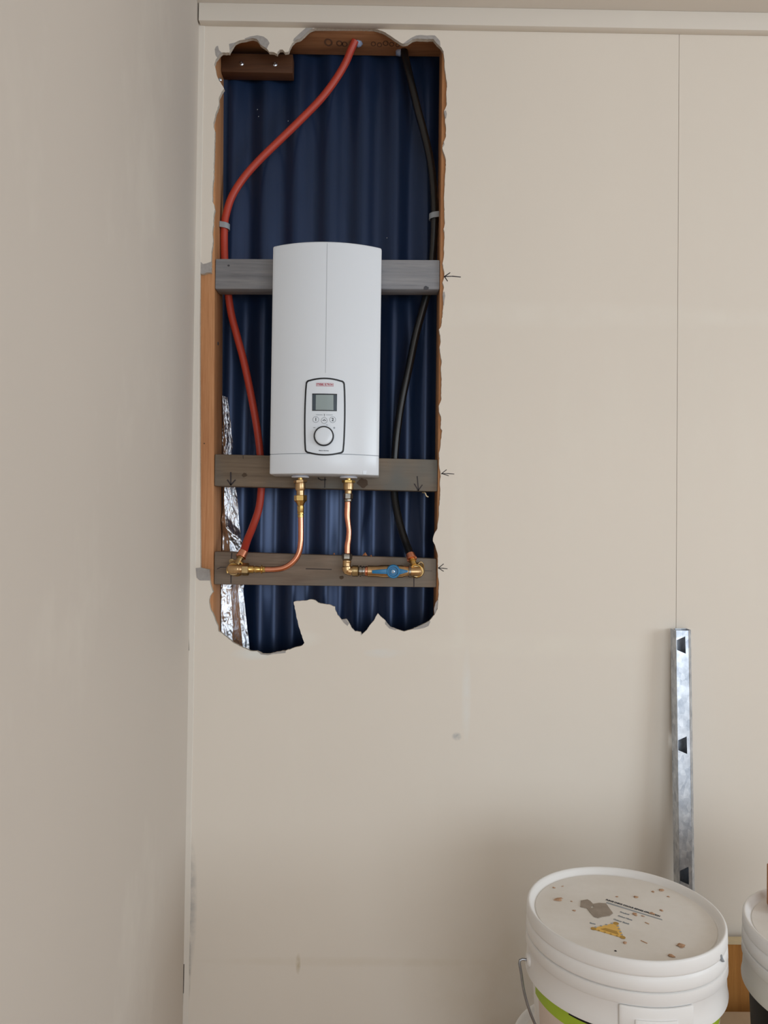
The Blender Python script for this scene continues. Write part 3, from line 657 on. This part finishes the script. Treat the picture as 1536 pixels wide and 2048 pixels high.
part(le, 'elbow_body', 'bronze', 485, 1138.5, 456, 1138.3, [(0, 8), (2, 8.6), (8, 8.6), (8.8, 9.2), (24, 9.2), (28, 7.5), (30, 4), (31, .2)])
c = P(467, 1138, YP); b = B().lathe(c+V((0, .002, 0)), (0, 1, 0), [(0, .0135), (.003, .0145), (.030, .0145), (.034, .0185), (YF-.001-c.y-.002, .0185)], 32); obj('mount_boss', b, 'brassdark', le)
b = B()
for rr, cxp, cyp, a0, a1 in ((13.5, 468, 1141.5, 60, 200), (12, 474, 1134, 10, 70)):
    pts = [P(cxp+rr*math.cos(math.radians(a0+(a1-a0)*k/12)), cyp-rr*math.sin(math.radians(a0+(a1-a0)*k/12)), YP+.001) for k in range(13)]; b.tube(pts, .0020, 10)
obj('rim', b, 'brass', le)
c = P(463.5, 1122.5, YF-.003); b = B().lathe(c+V((0, .0025, 0)), (0, -1, 0), [(0, .0055), (.004, .0055), (.0042, .0028), (.0010, .0026)], 16); obj('screw_lug', b, 'brassdark', le)
a = P(486.5, 1105, 1.668); c = P(473, 1131, 1.652); d = (c-a); L = d.length
obj('barb', B().lathe(a+d*.2, d, [(0, .0066), (.007, .0066), (.0075, .0085), (.009, .0085), (.0095, .0062), (L*.75, .0062)], 20), 'brassdark', le)
obj('crimp_ring', B().lathe(a-d.normalized()*.003, d, [(0, .0094), (.0008, .0101), (.013, .0101), (.0135, .0112), (.0155, .0112), (.0165, .0095)], 24), 'copper', le)
# right coupling
rc_ = thing('pipe_coupling', P(696, 1003, YP), 'pipe coupling under the right of the heater with a dull grey nut', 'pipe fitting')
part(rc_, 'nipple', 'brass', 697.3, 954.5, 697, 963, [(0, 5.2), (8, 5.2)])
part(rc_, 'flange_nut', 'brass', 697.2, 960.3, 697, 966, [(0, 12.2), (.8, 13.2), (5, 13.2), (5.6, 12.4)], seg=6)
part(rc_, 'coupling_body', 'bronze', 697, 965.5, 696.6, 988, [(0, 9.8), (2, 10.2), (13, 10.2), (15.5, 8.6), (16, 7.4), (23, 7.2)])
part(rc_, 'hex_nut', 'steelnut', 696.3, 987, 696, 999, [(0, 8.8), (.8, 9.6), (10, 9.6), (12, 8)], seg=6)
part(rc_, 'sleeve', 'steelnut', 696, 998, 696, 1005, [(0, 7.6), (3, 8.2), (5, 7.6), (6, 6.4)])
cpth = [(695.5, 1000), (695.2, 1015), (694.8, 1032), (696.5, 1048), (698, 1062), (697, 1078), (695, 1092), (694.6, 1112)]
b = B().tube(smooth([P(x, y, YP) for x, y in cpth], 6), [.0064+.0006*math.sin(i*.21) for i in range(43)], 20)
tag(obj('copper_pipe', b, 'copper'), 'short wavy upright copper pipe under the right of the heater', 'pipe')
re = thing('pipe_elbow', P(693, 1150, YP), 'brass elbow below the upright copper pipe on the lowest batten', 'pipe fitting')
part(re, 'hex_nut', 'steelnut', 694.3, 1106, 693.8, 1122, [(0, 7), (1.5, 9.5), (4, 10.6), (11, 10.6), (13.5, 9), (15, 8)], seg=6)
b = B(); q = smooth([P(694, 1121, YP), P(693.5, 1132, YP), P(695.5, 1140.5, YP), P(704, 1143, YP)], 6)
b.tube(q, [pxr(8.2)]*7+[pxr(10)]*6+[pxr(9)]*6, 20); b.lathe(P(694, 1121, YP), (0, 0, -1), [(0, pxr(7)), (.001, pxr(8.6)), (.004, pxr(8.6)), (.006, pxr(7.6))], 24); obj('elbow_body', b, 'bronze', re)
# ball valve
bv = thing('ball_valve', P(765, 1155, YP), 'brass ball valve with a blue plastic lever on the lowest batten', 'valve')
part(bv, 'threaded_end', 'brassdark', 704, 1141.8, 719, 1142, [(0, 8.8), (.6, 11)]+[(1+k*1.2, 10.8+(k % 2)*.7) for k in range(10)]+[(14, 8)])
part(bv, 'hex_nut', 'steelnut', 716, 1142, 731, 1142.3, [(0, 8.2), (2.5, 8.2), (3, 10.8), (6.8, 10.8), (7, 9), (9, 9), (9.6, 10), (12, 10), (14, 9)], seg=28)
part(bv, 'collar', 'copper', 729, 1142.2, 737, 1142.4, [(0, 8.6), (2, 10.2), (5, 10.2), (7, 8.6)])
part(bv, 'valve_body', 'bronze', 734, 1142.3, 822, 1143, [(0, 8.5), (1.5, 11.4), (22, 11.4), (28, 12.6), (70, 12.6), (74, 11), (78, 9.5), (84, 9.2)])
part(bv, 'hex_nut', 'steelnut', 817, 1143, 822, 1143.1, [(0, 11), (1, 11.8), (4.5, 11.8), (5, 9)])
c = P(786.5, 1143.2, YP-.020); yv = c.y
lv = obj('lever', B().lathe(c+V((0, .008, 0)), (0, -1, 0), [(0, .0130), (.002, .0148), (.0085, .0142), (.0095, .0128), (.0095, .0105), (.0065, .0095), (.0065, .0062), (.0100, .0058), (.0100, .0001)], 40), 'blue', bv)
b = B()
def arm(xa, ha, xb, hb, y_a, y_b):
    p = []
    for yy, dy in ((c.y+.006, 0), (c.y-.0005, 0)):
        p += [P(xa, y_a+ha, YP-.02)+V((0, yy-YP+.02, 0)), P(xb, y_b+hb, YP-.02)+V((0, yy-YP+.02, 0)), P(xb, y_b-hb, YP-.02)+V((0, yy-YP+.02, 0)), P(xa, y_a-ha, YP-.02)+V((0, yy-YP+.02, 0))]
    return p
obj('lever_arm', B().hexa(arm(797, 6.5, 816, 1.6, 1143.2, 1142.8)), 'blue', bv, bevel=.0006)
b.hexa(arm(744, 3.2, 776, 5.2, 1143.8, 1143))
obj('lever_arm', b, 'blue', bv, bevel=.0006)
cb = c+V((0, -.002, 0)); b = B().lathe(cb+V((0, .004, 0)), (0, -1, 0), [(0, .0046), (.0035, .0044), (.0045, .0030), (.0046, .0018), (.0030, .0016)], 6, ref=(1, 0, 0)); obj('lever_screw', b, 'zinc', bv)
obj('stem', B().lathe(V((c.x, YP, c.z)), (0, -1, 0), [(0, .008), (.014, .0075)], 20), 'bronze', bv)
# right wall elbow
rw = thing('wall_elbow', P(838, 1156, YP), 'brass wall elbow at the right end of the lowest batten below the black pipe', 'pipe fitting')
part(rw, 'elbow_body', 'bronze', 821, 1143, 846, 1143.2, [(0, 8), (1, 9.2), (16, 9.2), (20, 7.6), (23, 4), (24, .2)])
c = P(835, 1142.5, YP); obj('mount_boss', B().lathe(c+V((0, .002, 0)), (0, 1, 0), [(0, .0130), (.004, .0142), (.030, .0142), (.034, .0175), (YF-.001-c.y-.002, .0175)], 32), 'brassdark', rw)
b = B(); pts = [P(832+12*math.cos(math.radians(-75+225*k/20)), 1142-12*math.sin(math.radians(-75+225*k/20)), YP+.0005) for k in range(21)]; b.tube(pts, .0021, 10)
obj('rim', b, 'brass', rw)
a = P(821, 1111, 1.672); e = P(829, 1132, 1.653); d = e-a; L = d.length
obj('barb', B().lathe(a+d*.3, d, [(0, .0062), (.006, .0062), (.0065, .0078), (.008, .0078), (.0085, .0058), (L*.65, .0058)], 20), 'brass', rw)
obj('crimp_ring', B().lathe(a-d.normalized()*.003, d, [(0, .0094), (.0008, .0102), (.011, .0102), (.0118, .0112), (.0140, .0112), (.0150, .0092)], 24), 'copper', rw)
b = B().tube(smooth([P(836, 1128, 1.668), P(841, 1124, 1.672), P(846, 1128, 1.676), P(847, 1135, 1.68)], 5), .0017, 8); obj('screw_lug', b, 'brassdark', rw)
# ================= STEEL CHANNEL =================
tops = (1340, 1352, 1375.5, 1381.2); ty = 1261
zt = P(1360, ty, 1.655).z
def chp(z):                     # plan profile at height z: lean towards the room at the foot
    t = (zt-z)/zt; fx_ = P(1352, ty, 1.656).x; yb = 1.689-.055*t; return fx_, yb
DEP, WEB = .034, .0262
zb = 0.002
def web_pt(x, z, d=0):
    fx_, yb = chp(z); return V((fx_+x, yb-DEP+d, z))
ch = thing('steel_channel', (chp(zb)[0]+.015, chp(zb)[1]-.017, 0), 'galvanised steel channel with punched holes leaning on the wall behind the buckets', 'steel channel')
# web with trapezoid holes
def zpx(y): return P(1360, y, 1.655-.26*0).z
holes = []
for yc in (1290, 1490, 1750):
    zc = P(1360, yc, 1.654-.024*(yc-1261)/560).z
    k = 1.0/FPX*1.64
    holes.append([(-.0004+.0008, zc+.010), (.0195, zc+.0185), (.0200, zc-.0185), (.0008, zc-.0105)])
zz_ = [zt-.20-.20-.23*i for i in range(3, 5)]
hl = []
for h in holes: hl.append([web_pt(x, z) for x, z in h])
# extra holes further down, hidden by the buckets
for zc in (holes[-1][0][1]-.29, holes[-1][0][1]-.55):
    if zc > .06: hl.append([web_pt(x, z) for x, z in [(.0008, zc+.010), (.0195, zc+.0185), (.0200, zc-.0185), (.0008, zc-.0105)]])
ou = [web_pt(0, zb), web_pt(WEB, zb), web_pt(WEB, zt), web_pt(0, zt)]
obj('web', B().prism(ou, (0, .0009, 0), holes=hl), 'galv', ch)
def strip(xa, da, xb, db, name):
    th = .0009; b = B()
    nrm = V((db-da, -(xb-xa), 0)).normalized()*th
    p = [web_pt(xa, zb, da), web_pt(xb, zb, db), web_pt(xb, zb, db)+nrm, web_pt(xa, zb, da)+nrm, web_pt(xa, zt, da), web_pt(xb, zt, db), web_pt(xb, zt, db)+nrm, web_pt(xa, zt, da)+nrm]
    return obj(name, b.hexa(p), 'galv', ch)
strip(.0000, .0003, .0000, DEP-.001, 'flange')
strip(WEB, .0003, WEB+.0095, .012, 'flange')
strip(WEB+.0095, .012, WEB+.0095, DEP-.001, 'lip')
strip(WEB+.0095, DEP-.001, .010, DEP-.001, 'lip')  # rear lip added to close the back so the punched holes look dark
# ================= BUCKETS =================
def cyl_patch(c, r0_, r1_, z0, z1, a0, a1, th, n=24):
    b = B(); vs = []
    for k in range(n+1):
        a = math.radians(a0+(a1-a0)*k/n); u = V((math.sin(a), -math.cos(a), 0))
        vs += [c+u*r0_+V((0, 0, z0)), c+u*(r0_+th)+V((0, 0, z0)), c+u*(r1_+th)+V((0, 0, z1)), c+u*r1_+V((0, 0, z1))]
    fs = [(4*k+i, 4*k+(i+1) % 4, 4*k+4+(i+1) % 4, 4*k+4+i) for k in range(n) for i in range(4)]+[(3, 2, 1, 0), (4*n, 4*n+1, 4*n+2, 4*n+3)]
    return b.add(vs, fs)
def bucket(c, top, bottom, label, body='pail', rot=0, handle=(-100, 80), hr=.1565, group=None, lid='lid', htilt=-.3, rs=1.0, wire=True):
    c = V((c[0], c[1], 0)); t = thing('bucket', (c.x, c.y, bottom), label, 'bucket', group)
    o = V((c.x, c.y, top)); D = (0, 0, -1)
    def s(p): return [(a, r*rs) for a, r in p]
    # lid: recessed dusty plate inside a tall rolled rim, ribbed skirt
    obj('lid', B().lathe(o, D, s([(.0105, .0001), (.0105, .060), (.0100, .120), (.0110, .1385), (.0085, .1415), (.0030, .1440), (.0005, .1465), (0, .1482), (.0006, .1498), (.0030, .1510), (.0180, .1518), (.0215, .1505), (.0225, .1490), (.0240, .1502), (.0270, .1516), (.0400, .1522), (.0420, .1512), (.0430, .1500), (.0430, .1400)]), 96), 'lidw', t, sharp=50)
    obj('lid_plate', B().lathe(o, D, s([(.0098, .0001), (.0098, .1370), (.0112, .1385), (.0112, .0001)]), 72), lid, t)
    obj('collar', B().lathe(o, D, s([(.0440, .1400), (.0440, .1500), (.0455, .1520), (.0600, .1526), (.0625, .1508), (.0640, .1500), (.0900, .1512), (.0985, .1530), (.1010, .1528), (.1010, .1500), (.0960, .1475), (.0960, .1380)]), 96), 'pail', t, sharp=50)
    H = top-bottom
    obj('body', B().lathe(o, D, s([(.0955, .1420), (.1100, .1418), (H-.006, .1300), (H, .1270), (H, .0001)]), 96), body, t)
    for a in handle:
        u = V((math.sin(math.radians(a+rot)), -math.cos(math.radians(a+rot)), 0)); zc = -.080
        b = B().lathe(o+u*.149*rs+V((0, 0, zc)), u, [(0, .010), (.004, .0095), (.006, .007), (.0062, .003)], 20); obj('handle_boss', b, 'pail', t)
    if wire:
        a0 = math.radians(handle[0]+rot); a1 = math.radians(handle[1]+rot)
        A = o+V((math.sin(a0), -math.cos(a0), 0))*.1555*rs+V((0, 0, -.080)); C = o+V((math.sin(a1), -math.cos(a1), 0))*.1555*rs+V((0, 0, -.080))
        m_ = (A+C)/2; ex_ = (A-C)/2; rr = ex_.length; exn = ex_.normalized(); fr = V((exn.y, -exn.x, 0))
        if fr.y > 0: fr = -fr
        dn = (V((0, 0, -1))+fr*abs(htilt)).normalized(); pts = [A-exn*.006, A+exn*.010]
        for k in range(1, 30):
            w = math.pi*k/30; q_ = m_+exn*(rr+.009)*math.cos(w)+dn*(rr+.035)*math.sin(w); pts.append(q_)
        pts += [C-exn*.010, C+exn*.006]
        obj('wire_handle', B().tube(smooth(pts, 3), .0021, 10), 'wire', t)
    return t, o
M['wire'] = met('dull_steel_wire', (150, 150, 152), .42)
M['lidw'] = M['pail']
X1, Y1, H1 = .399, 1.2294, CH-.6033
bk1, o1 = bucket((X1, Y1), H1, CH-.9048, 'large white bucket at the front with lime green stripe and crumbs on its lid', rot=0, handle=(-88, 92), htilt=.12)
LP = H1-.0098
def lidpt(px, py, dz=0):
    d = F*FPX+R*(px-768)+U*(1024-py); k = (LP+dz-CH)/d.z; return V((d.x*k, d.y*k, LP+dz))
obj('green_stripe', cyl_patch(V((X1, Y1, 0)), .1410, .1416, H1-.1290, H1-.1060, -86, 85, .0006, 48), 'green', bk1)
obj('paper_label', cyl_patch(V((X1, Y1, 0)), .1345, .1410, H1-.240, H1-.1290, -80, 85, .0006, 48), 'label', bk1)
obj('body_line', cyl_patch(V((X1, Y1, 0)), .1420, .1421, H1-.1105, H1-.1040, -50, 8, .0010, 30), 'crack', bk1)
# latch pad and pull tab on the collar at the front
obj('latch_pad', cyl_patch(V((X1, Y1, 0)), .1505, .1500, H1-.1005, H1-.0630, -20, 20, .0045, 20), 'pail', bk1, bevel=.0022)
obj('pull_tab', cyl_patch(V((X1, Y1, 0)), .1535, .1530, H1-.1080, H1-.0790, -12, 10, .0040, 14), 'pail', bk1, bevel=.0012)
# print and sticker on the lid
def lid_text(s_, a, c, h, mat, name, bold=0.0, th=.0002):
    A, C = lidpt(*a), lidpt(*c); d = (C-A); L = d.length; ux = d.normalized(); uy = V((-ux.y, ux.x, 0)); b = B()
    for tri in text_loops(s_, h, 0, 0, L, bold):
        b.prism([(A+C)/2+ux*x+uy*y+V((0, 0, .0002)) for x, y in tri[0]], (0, 0, th))
    return obj(name, b, mat, bk1)
lid_text('PLEASE CHECK COLOUR BEFORE APPLICATION', (1212, 1799.5), (1320, 1833), .0062, 'printdark', 'lettering', .00030)
obj('grey_line', B().prism([lidpt(1214, 1804, .0002), lidpt(1324, 1838.5, .0002), lidpt(1325, 1840.5, .0002), lidpt(1212, 1806, .0002)], (0, 0, .0002)), 'printgrey2' if 'printgrey2' in M else 'greyplastic', bk1)
for s_, a, c in (('Product', (1240, 1824), (1258.5, 1829.5)), ('Colour Name', (1236, 1831.5), (1264.5, 1840.5)), ('Colour Batch', (1227, 1838.5), (1258.5, 1848.5)), ('Base', (1179.5, 1846), (1191, 1848.3))):
    lid_text(s_, a, c, .0055, 'printgrey', 'lettering', .0002)
tri = [(1184, 1857.5), (1233, 1846), (1247.5, 1876.5)]
T = [lidpt(x, y, .0002) for x, y in tri]; G = sum(T, V())/3
obj('warning_sticker', B().prism([G+(p-G)*1.06 for p in T], (0, 0, .0003)), 'yellow', bk1)
obj('sticker_print', B().prism([G.lerp(T[0], .55)+V((0, 0, .0003)), G.lerp(T[2], .62)+V((0, 0, .0003)), G.lerp(T[2], .5).lerp(T[1], .22)+V((0, 0, .0003)), G.lerp(T[0], .42).lerp(T[1], .18)+V((0, 0, .0003))], (0, 0, .0002)), 'amber', bk1)
for i in range(3):
    a, c = T[i], T[(i+1) % 3]
    obj('sticker_dot', B().lathe(a.lerp(G, .08)+V((0, 0, .0003)), (0, 0, 1), [(0, .0042), (.0002, .0042)], 16), 'amber', bk1)
    for k in range(1, 5):
        p = a.lerp(c, k/5).lerp(G, .04 if i else -.10); obj('sticker_dot', B().lathe(p+V((0, 0, .0001)), (0, 0, 1), [(0, .0018), (.0004, .0018)], 10), 'amber' if i == 2 else 'greyplastic', bk1)
# dried putty smear
pp = [(1160.5, 1814), (1162, 1802), (1175, 1799.5), (1181, 1803), (1186, 1808.5), (1198, 1806.5), (1212, 1807.5), (1218, 1816), (1226, 1827), (1219, 1832), (1205, 1834), (1197, 1836.5), (1188, 1834), (1180, 1825), (1174, 1817)]
tag(obj('putty_smear', B().prism([lidpt(x, y, .0002) for x, y in pp], (0, 0, .0008), holes=[[lidpt(x, y, .0002) for x, y in ((1181, 1814), (1187, 1812), (1188, 1815), (1183, 1817))]]), 'putty'), 'flat grey patch of dried putty on the lid of the front bucket', 'putty')
crumbs = [(1107, 1775, 3.2, 'brown crumb nearest the left rim of the front lid'), (1126, 1772.5, 2.2, 'small dark crumb at the upper left of the front lid'), (1118, 1799, 6.5, 'largest reddish crumb patch at the left of the front lid'), (1143, 1803, 2.6, 'brown crumb just left of the putty patch'), (1149, 1821, 3, 'brown crumb left of and below the putty patch'),
          (1233.5, 1793.5, 2.2, 'small crumb above the left end of the printed line'), (1272, 1794, 4, 'reddish brown crumb near the middle of the far half of the lid'), (1306, 1783.5, 3.2, 'pale crumb near the far rim of the lid'), (1322, 1780.5, 5, 'wide tan crumb nearest the far rim of the lid'), (1337, 1793, 2.8, 'dark crumb nearest the right end of the far rim'),
          (1304, 1827, 4, 'brown crumb lying on the printed line of the lid'), (1322.5, 1820.5, 3.6, 'brown crumb above the right end of the printed line'), (1269, 1829, 4.6, 'pale brown crumb just below the printed line'), (1285, 1832, 3, 'small pale crumb to the right under the printed line'), (1250, 1886, 3.8, 'flat grey brown crumb below the yellow sticker'),
          (1288, 1884, 3, 'thin dark splinter right of the yellow sticker'), (1361, 1892, 6.5, 'wide tan crumb near the right rim of the lid'), (1342, 1912, 5, 'tan crumb at the near rim of the lid'), (1231, 1902, 2.2, 'tiny black speck near the near rim of the lid'), (1294, 1846.5, 2, 'tiny splinter between printed line and right rim')]
for x, y, w, lab in crumbs:
    c = lidpt(x, y, .0003); s_ = pxr(w*1.0, 1.25); b = B()
    if 'splinter' in lab:
        a = c-V((s_*1.4, -s_*1.6, 0)); e = c+V((s_*1.4, -s_*1.6, 0)); b.tube([a, e], .0008, 6)
    else:
        b.lathe(c, (0, 0, 1), [(0, s_*1.0), (s_*.2, s_*.85), (s_*.38, s_*.45), (s_*.42, .0002)], 9)
        for v in b.v:
            n_ = noise.noise(v*300+V((w, x, 0)))*s_*1.1; v.x += n_*1.2; v.y += noise.noise(v*260+V((x, 3, y)))*s_*.9
    tag(obj('crumb', b, 'crackbrown' if 'black' in lab else 'crumb'), lab, 'crumb') if 'black' not in lab else tag(obj('crumb', b, 'crack'), lab, 'crumb')
c = lidpt(1388, 1950, 0); ang = math.radians(47)
u = V((math.sin(ang), -math.cos(ang), 0)); tv = V((math.cos(ang), math.sin(ang), 0)); q = V((X1, Y1, 0))+u*.1522+V((0, 0, H1-.0215))
b = B().tube([q+tv*-.006+V((0, 0, .008)), q+tv*-.004+V((0, 0, .002)), q+tv*.001-V((0, 0, .003)), q+tv*.006-V((0, 0, .006))], [.0014, .0022, .0020, .0008], 8); obj('scuff', b, 'greyplastic', bk1)
# lower bucket of the front stack
bucket((.410, 1.350), CH-.905, 0.0, 'white bucket under the front bucket, only its lid edge showing at the lower left', rs=1.075, wire=False)
# right bucket (black body) and the one under it
X2, Y2, H2 = .742, 1.20, CH-.62
bk2, o2 = bucket((X2, Y2), H2, .3427, 'white lidded bucket with a black body at the right edge of the picture', body='pailblack', handle=(-62, 118), htilt=.35)
for i, (a_, z_, l_) in enumerate(((-55, -.004, .010), (-42, -.013, .012), (-46, -.030, .010), (-36, -.009, .006))):
    a = math.radians(a_); u = V((math.sin(a), -math.cos(a), 0)); tv = V((math.cos(a), math.sin(a), 0)); q = V((X2, Y2, 0))+u*.1512+V((0, 0, H2+z_))
    obj('scuff', B().tube([q-tv*l_+V((0, 0, .003)), q, q+tv*l_*.6-V((0, 0, .005))], [.0006, .0018, .0006], 8), 'putty', bk2)
# timber offcut standing on the right bucket
p0 = P(1532, 1790, 1.30)
b = B().box((p0.x, 1.26, H2-.0095), (p0.x+.07, 1.30, H2+.06)); tag(obj('timber_block', b, 'offcut', bevel=.003), 'reddish brown timber block on the right bucket lid at the picture edge', 'timber block')
# ================= BEHIND THE BUCKETS =================
pa = P(1440, 1877.5, 1.66)
b = B().box((pa.x, 1.655, .34), (pa.x+.30, 1.672, pa.z-.012)); 
pb = thing('plywood_board', (pa.x+.15, 1.66, 0), 'orange plywood board standing against the wall between the two buckets', 'board')
obj('panel', B().box((pa.x, 1.650, 0), (pa.x+.30, 1.668, pa.z-.006)), 'ply', pb); obj('edge_strip', B().box((pa.x, 1.6485, pa.z-.006), (pa.x+.30, 1.669, pa.z)), 'plyedge', pb)
bx = thing('cardboard_box', (.86, 1.30, 0), 'pale cardboard box showing between the two buckets, under the right one', 'box')
b = B().box((.585, 1.03, 0), (1.10, 1.592, .34)); obj('box_body', b, 'card', bx, bevel=.002)
obj('flap', B().box((.583, 1.028, .3402), (1.102, 1.31, .3425)), 'card', bx)
for o in bpy.data.objects:
    if '_o' in o: del o['_o']
